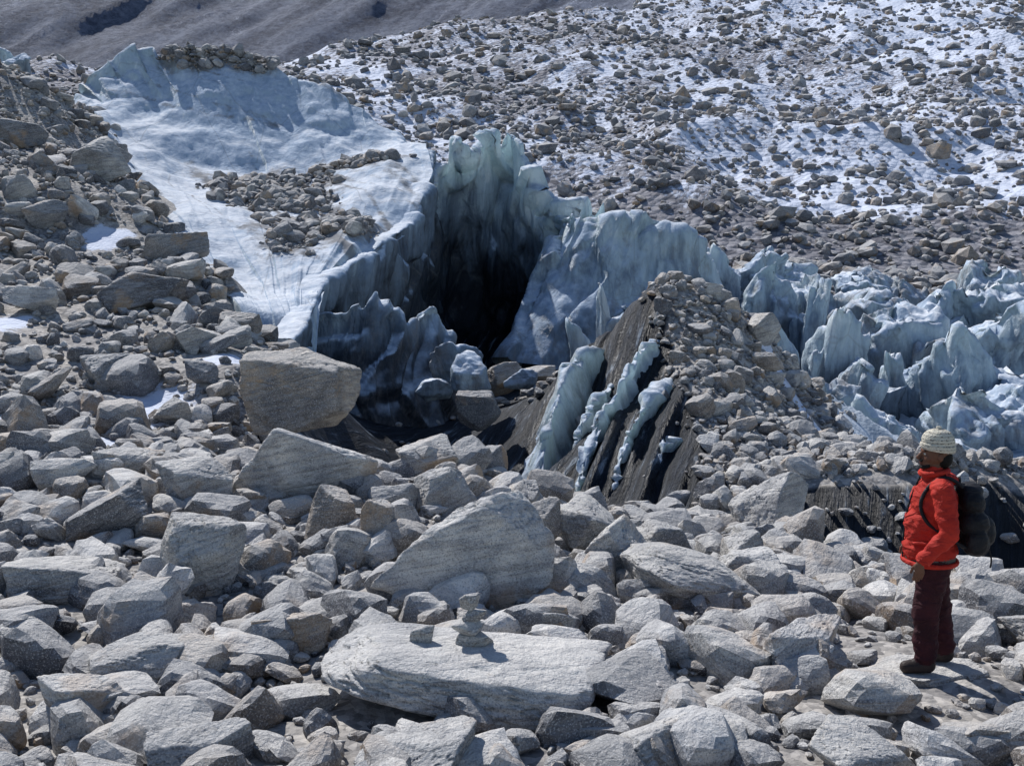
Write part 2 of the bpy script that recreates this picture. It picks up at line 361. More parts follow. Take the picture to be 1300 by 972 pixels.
for i,(x,y,w,h,ti,rz,ze) in enumerate(HERO):
    V,F=rockshape(6,930+i,34,10,.85,.07)
    V=V*np.array([w/2,w*.42,1]);V[:,2]*=(h/2)/np.abs(V[:,2]).max()
    c,s=math.cos(rz),math.sin(rz);tl=rng.normal(0,.12)
    L=V+rng.uniform(-30,30,3)
    V=np.c_[V[:,0]*c-V[:,1]*s,V[:,0]*s+V[:,1]*c,V[:,2]]
    V[:,2]+=V[:,0]*tl
    z=(ze+CZ) if ze is not None else float(terr(np.array([x]),np.array([y]))[0])+h*.33
    if i==4: SLAB=V+np.array([x,y,z])
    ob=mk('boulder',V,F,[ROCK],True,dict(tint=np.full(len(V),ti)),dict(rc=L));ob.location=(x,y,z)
def slabtop(x,y,r):
    m=np.hypot(SLAB[:,0]-x,SLAB[:,1]-y)<r
    q=SLAB[m][:,2];q=q[q>q.mean()] if len(q) else np.array([CZ-2.66])
    return float(np.median(q))
ctz=slabtop(-.27,7.36,.10)
cairn=bpy.data.objects.new('cairn',None);SC.collection.objects.link(cairn);cairn.location=(-.27,7.36,ctz-.012)
for i,(dx,dz,w,h,ti) in enumerate(((0,.04,.29,.115,.62),(-.018,.135,.23,.10,.83),(.012,.215,.18,.09,.45),(-.01,.30,.15,.12,.7))):
    V,F=rockshape(4,700+i,26,8,.6,.06);V=V*np.array([w/2,w*.42,1]);V[:,2]*=(h/2)/np.abs(V[:,2]).max()
    ob=mk('stone_%d'%i,V,F,[ROCK],True,dict(tint=np.full(len(V),ti)),dict(rc=V+i*7));ob.parent=cairn;ob.location=(dx,0,dz)
V,F=rockshape(4,711,30,8,.8,.05);V=V*.095
ob=mk('stone',V,F,[ROCK],True,dict(tint=np.full(len(V),.6)),dict(rc=V+3));ob.location=(-.60,7.36,slabtop(-.60,7.36,.08)+.05)
def tints(n,dark=.25,lo=.25,hi=.85):
    t=rng.uniform(lo,hi,n);d=rng.random(n)<dark;t[d]=rng.uniform(0,.25,d.sum());w=rng.random(n)<.12;t[w]=rng.uniform(min(hi,.85),min(1,hi+.15),w.sum());return t
def plaw(n,a,b,k=2.2):
    u=rng.random(n);return (a**(1-k)+u*(b**(1-k)-a**(1-k)))**(1/(1-k))
def keep(x,y,s):
    k=~((np.hypot(x-HX,y-HY)<.45)&(s>.05))
    k&=~((np.abs(x-HX)<.55)&(y>6.6)&(y<8.0)&(s>.07))
    k&=~((np.abs(x+.35)<.95)&(np.abs(y-7.35)<.5))
    k&=rng.random(len(x))>(ss(-.1,.8,snowm(x,y))*np.where(y<55,.95,.35))
    k&=rng.random(len(x))>icem(x,y)*.97
    k&=rng.random(len(x))>flank(x,y)*.97
    pit=(x>-3.6)&(x<.4)&(y>15.6)&(y<40)
    k&=~(pit&(rng.random(len(x))<.8))
    k&=~((x>3.9)&(y>12.8)&(y<16.3)&(rng.random(len(x))<.85))
    k&=~((x<-3.8)&(y>22)&(y<48)&(x>-4.0-(y-20)*.56+.55+.10*np.maximum(y-30,0)))
    k&=~((x>-4)&(x<7)&(y>33)&(y<50))
    return k
def scat(n,x0,x1,y0,y1,a,b,kk,lv,dark=.25,fan=False,lo=.25,hi=.85):
    y=rng.uniform(y0,y1,n) if not fan else np.sqrt(rng.uniform(y0**2,y1**2,n))
    x=rng.uniform(x0,x1,n)*(y if fan else 1)
    s=plaw(n,a,b,kk);k=keep(x,y,s);x,y,s=x[k],y[k],s[k]
    return (lv,place(x,y,s),s,tints(len(x),dark,lo,hi))
batch('foreground_rubble',[scat(2100,-.62,.62,5,16.5,.10,.34,1.8,3,.16,True,.3,1.0),scat(8000,-.62,.62,4.5,17,.03,.10,2.0,2,.16,True,.3,1.0)])
batch('moraine_rubble',[scat(1500,-19,-3.4,14,46,.13,.46,2.3,3,.28),scat(10500,-21,-3.2,13.5,46,.05,.16,2.2,2,.25)])
batch('dirt_cone_rubble',[scat(300,2.7,6.6,15,24.4,.12,.28,2.4,3,.3),scat(3800,2.5,7.2,14.5,25,.035,.12,2.2,2,.3),scat(500,-3.8,1.5,15,30,.08,.3,2,2,.6),scat(700,3.5,9,16.2,20,.05,.25,2,2,.25)])
batch('valley_rubble',[scat(9000,-.55,.62,52,110,.13,.7,2.8,2,.3,True,.1,.45),scat(22000,-.55,.62,60,250,.2,1.0,2.8,1,.3,True,.1,.42),scat(900,5.5,20,43,56,.15,.7,2.4,2,.5,False,.1,.5)])  # cooler tints put aerial haze into the colour of distant stones
# ------------------------------------------------------------------ ice lofts
def resamp(P,n):
    P=np.array(P,float);d=np.r_[0,np.cumsum(np.linalg.norm(np.diff(P,axis=0),axis=1))];d/=d[-1]
    t=np.linspace(0,1,n);return np.stack([np.interp(t,d,P[:,k]) for k in range(3)],-1)
def smooth1(a,it,ax):
    for _ in range(it):
        b=a.copy()
        def S(x,y): q=[slice(None)]*3;q[ax]=slice(x,y);return tuple(q)
        b[S(1,-1)]=(a[S(0,-2)]+2*a[S(1,-1)]+a[S(2,None)])/4;a=b
    return a
def loft(name,rows,n,segs,rims,flute=.15,ff=1.2,nz=.12,jag=None,dirt=None,seed=0,sm=2,nf=.8,blk=0,bf=.6,skirt=0,g=.42):
    Rw=[resamp(r,n) for r in rows];G=[];RI=[];VI=[]
    for k in range(len(Rw)-1):
        for t in np.linspace(0,1,segs[k],endpoint=False):
            G.append(Rw[k]*(1-t)+Rw[k+1]*t);RI.append(rims[k]*(1-t)+rims[k+1]*t);VI.append(k+t)
    G.append(Rw[-1]);RI.append(rims[-1]);VI.append(len(Rw)-1)
    G=np.array(G);RI=np.array(RI);VI=np.array(VI)
    G=smooth1(G,sm,1);G=smooth1(G,sm*2,0)
    L=np.r_[0,np.cumsum(np.linalg.norm(np.diff(Rw[min(1,len(Rw)-1)],axis=0),axis=1))]
    if jag:
        kc,amp,fr=jag
        wgt=np.exp(-((VI-kc)/.45)**2)[:,None]
        st=_h(np.floor(L*fr*1.1+.6*vn(L*2,0,0,seed+5)).astype(np.int64),np.int64(3),np.int64(1),seed+9)
        saw=(L*fr*1.3+.5*vn(L*1.3,1,0,seed+2))%1.0
        j=.55*st+.45*saw*st+.35*np.abs(vn(L*fr+seed,0,0,seed+1))+.12*vn(L*fr*5,5,0,seed+3)
        j=np.convolve(np.pad(j,1,'edge'),[.2,.6,.2],'valid')
        G[:,:,2]+=wgt*(amp*(j-.5))[None,:]
        G[:,:,1]+=wgt*(amp*.4*vn(L*fr*1.3,9,0,seed+4))[None,:]
    du=np.gradient(G,axis=1);dv=np.gradient(G,axis=0);N=np.cross(du,dv);N/=np.linalg.norm(N,axis=2)[:,:,None]+1e-9
    zz=G[:,:,2]
    wx=L[None,:]+.35*vn(zz*.6,L[None,:]*.4,0,seed+6)
    fl=(np.abs(vn(wx*ff,zz*.15,0,seed+7))+.4*np.abs(vn(wx*ff*2.3,zz*.3,0,seed+8))+.12*vn(wx*ff*6,zz*.8,0,seed+9))-.45
    steep=1-np.abs(N[:,:,2])
    d=flute*fl*(.12+steep)+nz*fbm(G[:,:,0]*nf,G[:,:,1]*nf,G[:,:,2]*nf,5,seed+12,g)
    if blk:
        bx=wx*bf+.5*vn(zz*.9,wx*.6,0,seed+31);bz=zz*bf*.6+.5*vn(wx*.8,zz*.5,0,seed+32)
        ix=np.floor(bx).astype(np.int64);iz=np.floor(bz).astype(np.int64)
        cell=_h(ix,iz,np.int64(0),seed+33)
        tilt=(bx-ix-.5)*(_h(ix,iz,np.int64(1),seed+34)-.5)*1.2+(bz-iz-.5)*(_h(ix,iz,np.int64(2),seed+34)-.5)
        bb=(cell-.5+tilt)
        bb[1:-1,1:-1]=(bb[1:-1,1:-1]*2+bb[:-2,1:-1]+bb[2:,1:-1]+bb[1:-1,:-2]+bb[1:-1,2:])/6
        d=d+blk*bb*(.1+steep)
    G=G+N*d[:,:,None]
    if skirt:
        G[:,:8,2]-=np.linspace(skirt,0,8)[None,:]**1.0;G[-8:,:,2]-=np.linspace(0,skirt,8)[:,None]
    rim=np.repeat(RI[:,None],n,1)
    di=np.zeros(rim.shape) if dirt is None else dirt(G)
    G[:,:,2]+=CZ
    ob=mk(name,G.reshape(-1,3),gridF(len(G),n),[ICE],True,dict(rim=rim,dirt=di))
    return ob,G
A=[(-18,45,5.0),(-16.8,44.5,5.6),(-15.7,44,6.2),(-14.4,44,7.0),(-12.6,44,7.25),(-10.7,44,7.1),(-9.0,43.8,6.8),(-8.2,43.5,5.9),(-7.2,43.2,5.75),(-6.1,43,5.2),(-4.9,42.5,4.6),(-3.2,41,3.3)]
A0=[(a,b+5,c-3.5) for a,b,c in A]
B=[(-15.8,42.4,4.8),(-14.9,41.9,4.8),(-13.5,41.7,4.7),(-11.7,41.6,4.7),(-9.9,41.6,4.5),(-8.1,41.4,4.1),(-6.5,41.0,3.8),(-5.1,40.5,3.4),(-2.9,39,2.85)]
Cc=[(-13.9,39.3,3.8),(-13.1,38.9,3.1),(-11.6,38.8,2.6),(-10.1,38.8,2.25),(-8.5,38.8,2.05),(-7,38.6,2.15),(-5.4,38.2,2.6),(-3.9,37.4,2.5),(-2.5,36.5,2.0)]
D=[(-10.6,32,1.35),(-10,32,1.15),(-8.7,32,.8),(-7.1,32,.45),(-5.6,32,.55),(-4.5,32,.8),(-2.8,32.5,.4)]
E=[(-8.2,28,-.2),(-7.6,28,-.35),(-6.6,28,-.5),(-5.5,28,-.2),(-4.3,28.3,0),(-3.4,28.8,-.25)]
Fr=[(-6.5,25,-1.05),(-5.9,25,-1.2),(-5.2,25,-1.25),(-4.7,25.2,-1.1),(-4.2,26,-.95)]
Gr=[(-5.1,22.3,-1.8),(-4.6,22.0,-1.85),(-4.2,21.9,-1.85),(-4.0,23,-1.6)]
def dirtsheet(G,rock=False):
    x0,y0=G[:,:,0],G[:,:,1]
    x=x0+1.3*fbm(x0*.5,y0*.5,0,4,301);y=y0+1.5*fbm(x0*.5,y0*.5,3,4,302)
    u=x+.35*(y-35)
    a=np.exp(-(((u+7.2)/2.3)**2+((y-35.2)/2.6)**2));b=.78*np.exp(-(((x+5.2)/1.4)**2+((y-30.3)/3.0)**2))
    a2=.95*np.exp(-(((x+5.3)/2.1)**2+((y-38.1)/.7)**2))
    c=.95*np.exp(-(((x0+10.9)/2.3)**4+((y0-44.0)/.8)**2))
    if rock: return np.maximum(np.maximum(np.maximum(a,b*.72),c),a2)
    w=np.maximum(np.maximum(np.maximum(a,b),c),a2)
    bd=.32*ss(.22,.0,np.abs(vn(x0*.7+y0*.4,y0*.10-x0*.1,0,305)))+.22*ss(.25,.0,np.abs(vn(x0*1.7+y0*1.0,y0*.15,0,306)))
    # thin dirt layers cropping out across the upper face
    zl=G[:,:,2]+.25*x0+.5*fbm(x0*.3,y0*.3,0,3,308)
    ly=.34*ss(.14,.0,np.abs(vn(zl*1.1,x0*.08,0,307)))*ss(38,40,y0)
    return w+.12+bd*ss(40,37,y0)+.25*bd+ly
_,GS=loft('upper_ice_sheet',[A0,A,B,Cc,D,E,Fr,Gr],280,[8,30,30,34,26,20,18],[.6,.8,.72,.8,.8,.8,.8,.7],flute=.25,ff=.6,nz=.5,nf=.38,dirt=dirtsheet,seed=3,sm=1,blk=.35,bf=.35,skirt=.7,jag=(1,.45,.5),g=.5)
lip=[(-4.1,21.4,-1.9),(-4.0,23,-1.5),(-4.15,25.9,-.95),(-3.35,28.8,-.2),(-2.75,32.5,.45),(-2.4,36.5,2.1),(-2.5,38.5,2.9)]
mid=[(-4.2,21.6,-3.0),(-4.2,23.2,-3.0),(-4.4,26.2,-2.6),(-3.5,29.2,-2.3),(-2.9,33,-1.8),(-2.5,37,-1),(-2.5,39,-.8)]
bot=[(-4.4,22,-5.5),(-4.4,24,-5.5),(-4.6,27,-5.5),(-3.8,30,-5.5),(-3.1,34,-5.5),(-2.8,38,-5.5),(-2.6,40,-5.5)]
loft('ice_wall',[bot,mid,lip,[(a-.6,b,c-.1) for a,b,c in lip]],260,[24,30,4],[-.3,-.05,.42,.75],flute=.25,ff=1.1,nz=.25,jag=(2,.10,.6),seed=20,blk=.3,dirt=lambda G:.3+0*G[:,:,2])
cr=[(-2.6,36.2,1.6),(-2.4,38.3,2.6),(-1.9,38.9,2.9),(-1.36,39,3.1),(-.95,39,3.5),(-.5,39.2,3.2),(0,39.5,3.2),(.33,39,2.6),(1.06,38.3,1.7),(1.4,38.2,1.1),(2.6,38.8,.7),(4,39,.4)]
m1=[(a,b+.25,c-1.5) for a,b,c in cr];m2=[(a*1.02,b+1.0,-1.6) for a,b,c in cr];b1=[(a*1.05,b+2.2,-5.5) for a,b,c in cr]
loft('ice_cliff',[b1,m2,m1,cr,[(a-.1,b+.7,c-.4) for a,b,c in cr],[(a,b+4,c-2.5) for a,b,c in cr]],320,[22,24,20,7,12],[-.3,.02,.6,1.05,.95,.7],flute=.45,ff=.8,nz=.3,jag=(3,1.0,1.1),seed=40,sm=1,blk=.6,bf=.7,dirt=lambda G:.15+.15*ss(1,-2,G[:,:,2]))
sc_=[(1.7,39,.3),(1.55,36.8,.75),(2.1,36,.6),(2.8,35.6,.7),(3.5,35.5,.8),(4.4,35.5,.55),(5.2,35.5,.25),(6.0,35.8,-.4),(6.6,37,-1.4),(6.8,39,-2)]
sm_=[(.9,38.5,-1.6),(.75,35.2,-1.4),(1.5,34.7,-1.4),(2.5,34.5,-1.3),(3.4,34.5,-1.3),(4.4,34.7,-1.4),(5.4,34.9,-1.5),(6.3,35.3,-1.8),(7,36.6,-2.5),(7.2,39,-3)]
sb_=[(-.1,38,-5),(-.3,33.6,-3.7),(.9,33,-3.7),(2.2,33,-3.9),(3.4,33.3,-4),(4.5,33.7,-4),(5.6,34.2,-4),(6.7,34.8,-4),(7.5,36.5,-4),(7.8,39,-4)]
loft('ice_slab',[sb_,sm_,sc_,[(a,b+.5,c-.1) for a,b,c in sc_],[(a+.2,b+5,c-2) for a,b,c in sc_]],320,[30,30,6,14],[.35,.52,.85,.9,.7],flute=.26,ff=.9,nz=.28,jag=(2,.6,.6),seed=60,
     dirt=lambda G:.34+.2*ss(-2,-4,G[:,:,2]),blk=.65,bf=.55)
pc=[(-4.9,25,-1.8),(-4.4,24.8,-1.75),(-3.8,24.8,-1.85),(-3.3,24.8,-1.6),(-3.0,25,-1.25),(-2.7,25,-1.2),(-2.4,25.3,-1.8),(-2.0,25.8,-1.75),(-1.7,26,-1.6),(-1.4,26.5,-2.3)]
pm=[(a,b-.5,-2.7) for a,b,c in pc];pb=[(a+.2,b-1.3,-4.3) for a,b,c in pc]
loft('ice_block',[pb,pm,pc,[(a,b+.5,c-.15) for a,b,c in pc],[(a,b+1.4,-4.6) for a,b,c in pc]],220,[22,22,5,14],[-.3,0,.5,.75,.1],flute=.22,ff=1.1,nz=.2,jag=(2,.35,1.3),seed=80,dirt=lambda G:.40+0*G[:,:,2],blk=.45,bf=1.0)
def ridge(name,crest,wl,wr,dr,seed,dirt=.15):
    c=[list(p) for p in crest];c[0][2]-=.35;c[-1][2]-=.45
    loft(name,[[(a-wl,b-.15,z-dr) for a,b,z in c],[(a-wl*.3,b-.05,z-dr*.3) for a,b,z in c],c,[(a+.05,b+.08,z-.03) for a,b,z in c],[(a+wr,b+.2,z-dr) for a,b,z in c]],150,[10,8,2,12],[.5,.85,.98,.95,.4],flute=.12,ff=2.4,nz=.22,jag=(2,.3,1.5),seed=seed,dirt=lambda G:dirt+0*G[:,:,2],blk=.2,bf=2.2)
ridge('ice_fin',[(2.2,23.3,-1.85),(1.6,22.3,-2.1),(1.12,21.5,-2.4),(.8,20.3,-2.8),(.6,19.3,-3.2),(.4,18.0,-3.7)],.55,.5,1.3,91,.42)
ridge('ice_fin',[(2.75,21.8,-1.7),(2.45,21.0,-2.05),(2.15,20.3,-2.35),(1.8,19.5,-2.7),(1.4,18.6,-3.05),(1.2,18,-3.25),(.95,17,-3.7)],.26,.26,.6,92,.36)
ridge('ice_fin',[(2.95,20.6,-2.15),(2.5,19.6,-2.55),(2.1,18.7,-2.95),(1.76,17.8,-3.3),(1.45,17,-3.7)],.18,.2,.5,93,.38)
ridge('ice_fin',[(2.0,21.6,-2.4),(1.6,20.5,-2.75),(1.2,19.4,-3.15),(.9,18.4,-3.5)],.16,.18,.5,95,.4)
ridge('ice_fin',[(2.8,18.6,-2.85),(2.4,17.8,-3.2),(2.0,16.9,-3.6)],.10,.12,.4,94,.4)
def serac(x,y,zt,H,w,seed,lean=.10,dirt=None,name='serac'):
    r=np.random.default_rng(seed);Dd,F=ICO[5] if w>.9 else ICO[4];PP=[];FF=[];RI=[];off=0
    if dirt is None: dirt=r.choice([.15,.25,.35,.45,.55])
    nsub=r.integers(2,4);ga=r.uniform(-.7,.7)
    for sb in range(nsub):
        a=r.uniform(0,2*np.pi,8);N=np.c_[np.cos(a),np.sin(a),r.uniform(-.15,.15,8)]
        a=r.uniform(0,2*np.pi,3);N2=np.c_[np.cos(a)*r.uniform(.1,.9,3),np.sin(a)*r.uniform(.1,.9,3),r.uniform(.7,1,3)]
        N=np.r_[N,N2,[[0,0,-1]]];N/=np.linalg.norm(N,axis=1)[:,None]
        d=np.r_[r.uniform(.5,.95,8),r.uniform(.65,1.0,3),[1]]
        q=np.maximum(Dd@N.T/d,0);V=Dd*((q**44).sum(1)**(-1/44))[:,None]
        V/=np.abs(V).max(0)
        h=(V[:,2]+1)/2;ws=w*r.uniform(.5,.95);Hs=H*(1 if sb==0 else r.uniform(.5,.92))
        tp=(1.05-.12*h**1.3)[:,None]
        V=np.c_[V[:,:2]*tp*np.array([ws*.62,ws*r.uniform(.4,.65)]),h*Hs]
        L=np.arctan2(V[:,1],V[:,0])
        f=.16*ws*(np.abs(vn(V[:,0]*2.5+seed,V[:,1]*2.5,V[:,2]*.45,seed+3))-.3)+.05*ws*vn(V[:,0]*7,V[:,1]*7,V[:,2]*1.0+seed,seed+4)+.22*ws*fbm(V[:,0]*1.6,V[:,1]*1.6,V[:,2]*1.4+seed,5,8)
        V[:,0]+=np.cos(L)*f;V[:,1]+=np.sin(L)*f
        V[:,2]+=h*h*(.14*Hs*(_h(np.floor(V[:,0]*3/w+seed).astype(np.int64),np.floor(V[:,1]*3/w).astype(np.int64),np.int64(1),seed)-.6)+.08*Hs*fbm(V[:,0]*4,V[:,1]*4,seed,3,seed))
        sg=r.choice([-1,1]);V[:,0]+=sg*lean*w*2*h**1.6;V[:,1]+=r.normal(0,.1)*w*h
        ox=(sb-(nsub-1)/2)*w*.42+r.normal(0,.1);oy=r.normal(0,.2)*w
        V[:,0]+=ox;V[:,1]+=oy
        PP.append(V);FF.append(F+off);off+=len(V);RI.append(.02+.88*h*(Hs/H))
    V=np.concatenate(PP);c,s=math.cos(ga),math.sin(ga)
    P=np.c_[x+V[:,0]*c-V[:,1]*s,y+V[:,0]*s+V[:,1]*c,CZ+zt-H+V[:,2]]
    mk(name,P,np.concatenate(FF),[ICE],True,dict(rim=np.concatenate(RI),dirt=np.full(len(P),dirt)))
SR=[(7.5,42,0,2.8,1.4),(7.75,39,-.5,2.6,1.5),(8.4,36,-1.0,2.9,1.6),(8.9,35,-1.4,2.9,1.3),(8.5,30,-1.8,3.7,2.3),(11.2,37,-1.1,3.3,2.7),(7.1,29,-2.5,2.4,1.3),(11.4,34,-1.9,3.2,2.1),
(13.2,34,-2.0,3.3,2.6),(12.9,30.6,-2.5,3.6,2.9),(15.2,33,-1.8,4.2,2.8),(11.0,31,-3.0,2.2,1.6),(9.4,29,-3.0,2.5,2.1),(7.1,27,-3.2,2.1,1.2),(11.4,27,-3.5,2.6,2.4),
(8.9,25.3,-3.7,2.0,1.6),(16.5,33,-2.5,3.6,2.2),(9.8,38,-1.2,2.7,1.7),(14.4,37,-1.5,3.2,2.6),(17,37,-1.4,3.4,2.8),
(9.3,42,-.4,2.5,2.0),(11.8,42,-.7,2.6,2.8),(14.4,42,-1.0,2.6,2.4),(17,42,-.9,2.8,3.2),(19.8,40,-1.4,3.2,3.0),(10.2,24.2,-4.2,1.6,1.6),(13.3,27,-3.4,3.0,2.2)]
for i,(x,y,zt,H,w) in enumerate(SR): serac(x,y,zt+.1,H+.4,w*1.12,520+i)
for i in range(20):
    y=rng.uniform(23,43);x=rng.uniform(7.0+(y-25)*.08,19);z=float(terr(np.array([x]),np.array([y]))[0])-CZ
    hh=rng.uniform(.2,.8);serac(x,y,z+hh,hh+1.2,rng.uniform(.5,1.4),600+i,.15)
serac(2.35,25,-.75,2.2,.75,650,.08,.1);serac(1.9,25.5,-1.8,1.6,.9,651,.1,.2)
serac(-18.6,43,7.0,2.6,2.6,652,.1)
for i,(x,y,z,s) in enumerate(((-1.15,24,-2.75,.6),(-.85,22.3,-2.75,.45),(-1.6,23.3,-3.1,.4),(.3,25.6,-3.2,.5))):
    V,F=rockshape(5,950+i,24,9,.8,.2);V=V*s
    mk('ice_chunk',V+np.array([x,y,z+CZ]),F,[ICE],True,dict(rim=np.full(len(V),.5),dirt=np.full(len(V),.4)))
gv=GS.reshape(-1,3);ds=dirtsheet(GS-np.array([0,0,CZ]),True).ravel()
cand=np.where((ds>.25)&(rng.random(len(ds))<ss(.25,.95,ds)))[0];NR=5000;ch=rng.choice(cand,NR);P=gv[ch]+rng.normal(0,.12,(NR,3))*np.array([1,1,0]);S=plaw(NR,.04,.36,2.3)
hi=P[:,1]>42;S[hi]*=.8
batch('ice_sheet_debris',[(2,P+np.c_[S*0,S*0,S*.25],S,tints(NR,.35,.15,.6))])
# ------------------------------------------------------------------ hiker
RED=cloth('red_jacket_fabric',(.50,.035,.02),(.38,.022,.015),6,.7,.75,.05)
TRO=cloth('maroon_trousers_fabric',(.055,.014,.018),(.03,.009,.012),6,.8,.85,.05)
BLK=cloth('black_nylon',(.018,.018,.022),(.009,.009,.011),8,.6,.6,.03)
BOOT=cloth('boot_leather',(.05,.035,.03),(.03,.022,.02),12,.3,.6)
GREY=cloth('grey_fleece',(.12,.10,.09),None,10,.4,.9)
SKIN=cloth('skin',(.16,.075,.045),(.12,.055,.035),14,.1,.5,.005)
HAIR=cloth('black_hair',(.01,.009,.008),None,60,.6,.7,.01)
KNIT=knit()
EYE=cloth('eye_white',(.6,.57,.52),None,5,.0,.3)
hiker=bpy.data.objects.new('hiker',None);SC.collection.objects.link(hiker)
def sph(bm,c,r,seg=20):
    m=Matrix.Translation(c)@Matrix.Diagonal((r[0],r[1],r[2],1)) if not isinstance(r,float) else Matrix.Translation(c)@Matrix.Scale(r,4)
    bmesh.ops.create_uvsphere(bm,u_segments=seg,v_segments=seg//2+2,radius=1,matrix=m)
def cap(bm,a,b,ra,rb):
    a=Vector(a);b=Vector(b);sph(bm,a,float(ra));sph(bm,b,float(rb))
    d=b-a;q=d.to_track_quat('Z','Y').to_matrix().to_4x4()
    bmesh.ops.create_cone(bm,cap_ends=True,segments=20,radius1=ra,radius2=rb,depth=d.length,matrix=Matrix.Translation((a+b)/2)@q)
def dist(P,pr):
    if pr[0]=='c':
        a=np.array(pr[1]);b=np.array(pr[2]);d=b-a;t=np.clip(((P-a)@d)/(d@d),0,1)
        return np.linalg.norm(P-a-t[:,None]*d,axis=1)-(pr[3]*(1-t)+pr[4]*t)
    c=np.array(pr[1]);r=np.array(pr[2]);q=np.linalg.norm((P-c)/r,axis=1);return (q-1)*r.min()
def figure(name,prims,voxel,smi,mats,wr=0.0,floor=None,parent=hiker):
    bm=bmesh.new()
    for p in prims:
        if p[0]=='c': cap(bm,*p[1:5])
        else: sph(bm,p[1],p[2],28)
    me=bpy.data.meshes.new('tmp');bm.to_mesh(me);bm.free()
    ob=bpy.data.objects.new('tmp',me);SC.collection.objects.link(ob)
    m=ob.modifiers.new('r','REMESH');m.mode='VOXEL';m.voxel_size=voxel
    s=ob.modifiers.new('s','SMOOTH');s.factor=.5;s.iterations=smi
    dg=bpy.context.evaluated_depsgraph_get();me2=bpy.data.meshes.new_from_object(ob.evaluated_get(dg))
    bpy.data.objects.remove(ob)
    n=len(me2.vertices);P=np.zeros(n*3);me2.vertices.foreach_get('co',P);P=P.reshape(-1,3)
    N=np.array([v.normal[:] for v in me2.vertices])
    if wr>0:
        d=wr*(fbm(P[:,0]*9,P[:,1]*9,P[:,2]*22,3,5)+.6*fbm(P[:,0]*20,P[:,1]*20,P[:,2]*30,2,9))
        d=np.where(P[:,2]<.12,0,d);P=P+N*d[:,None]
    if floor is not None: P[:,2]=np.maximum(P[:,2],floor)
    me2.vertices.foreach_set('co',P.ravel())
    Dm=np.stack([dist(P,p) for p in prims],1);lab=np.array([p[-1] for p in prims])[Dm.argmin(1)]
    me2.materials.clear()
    for mt in mats: me2.materials.append(mt)
    mi=[int(lab[f.vertices[0]]) for f in me2.polygons]
    me2.polygons.foreach_set('material_index',mi);me2.polygons.foreach_set('use_smooth',[True]*len(me2.polygons));me2.update()
    o=bpy.data.objects.new(name,me2);SC.collection.objects.link(o);o.parent=parent;return o
J,T,Bt,Gy=0,1,2,3
body=[('e',(.0,0,1.19),(.155,.195,.20),J),('e',(-.02,0,1.02),(.175,.19,.22),J),('e',(-.015,0,.88),(.185,.195,.14),J),
('c',(.01,-.15,1.315),(.01,.15,1.315),.082,.082,J),('c',(0,0,1.33),(-.015,0,1.41),.085,.075,J),
('c',(.01,-.205,1.30),(.045,-.295,1.05),.082,.068,J),('c',(.045,-.295,1.05),(-.115,-.285,.86),.066,.052,J),
('c',(.01,.205,1.30),(.05,.285,1.05),.082,.068,J),('c',(.05,.285,1.05),(-.09,.275,.86),.066,.052,J),
('e',(-.005,0,.80),(.165,.185,.11),Gy),
('c',(0,-.09,.76),(-.05,-.11,.44),.112,.088,T),('c',(-.05,-.11,.44),(-.035,-.115,.13),.088,.078,T),
('c',(.03,.09,.76),(.08,.11,.44),.112,.088,T),('c',(.08,.11,.44),(.14,.115,.13),.088,.078,T),
('c',(-.02,-.115,.06),(-.165,-.13,.042),.058,.046,Bt),('c',(-.03,-.115,.12),(-.02,-.115,.06),.058,.058,Bt),
('c',(.155,.115,.06),(.01,.14,.042),.058,.046,Bt),('c',(.145,.115,.12),(.155,.115,.06),.058,.058,Bt)]
figure('body',body,.010,2,[RED,TRO,BOOT,GREY],.014,0.0)
def tube(name,pts,r,mat,closed=False,flat=1.0,parent=hiker,rz=None):
    cu=bpy.data.curves.new(name,'CURVE');cu.dimensions='3D';cu.bevel_depth=r;cu.bevel_resolution=3
    sp=cu.splines.new('NURBS');sp.points.add(len(pts)-1)
    for i,p in enumerate(pts): sp.points[i].co=(*p,1)
    sp.use_endpoint_u=not closed;sp.use_cyclic_u=closed;sp.order_u=3;sp.resolution_u=8
    cu.materials.append(mat);o=bpy.data.objects.new(name,cu);SC.collection.objects.link(o);o.parent=parent;return o
ring=lambda cx,cy,z,rx,ry,n=16,tz=0:[(cx+rx*math.cos(a),cy+ry*math.sin(a),z+tz*math.cos(a)) for a in np.linspace(0,2*math.pi,n,endpoint=False)]
tube('jacket_hem',ring(-.013,0,.785,.183,.198),.017,RED,True)
tube('collar',ring(-.01,0,1.415,.088,.088,16,.012),.022,RED,True)
tube('hood',[(.03,-.09,1.39),(.10,-.06,1.37),(.125,0,1.36),(.10,.06,1.37),(.03,.09,1.39)],.035,RED)
tube('left_cuff',[(-.10,-.286,.88),(-.122,-.285,.852)],.054,RED)
tube('zip',[(-.10,0,1.385),(-.158,0,1.25),(-.19,0,1.05),(-.20,0,.88),(-.195,0,.79)],.006,BLK)
tube('pocket_flap',[(-.16,-.12,.93),(-.07,-.195,.95)],.011,RED)
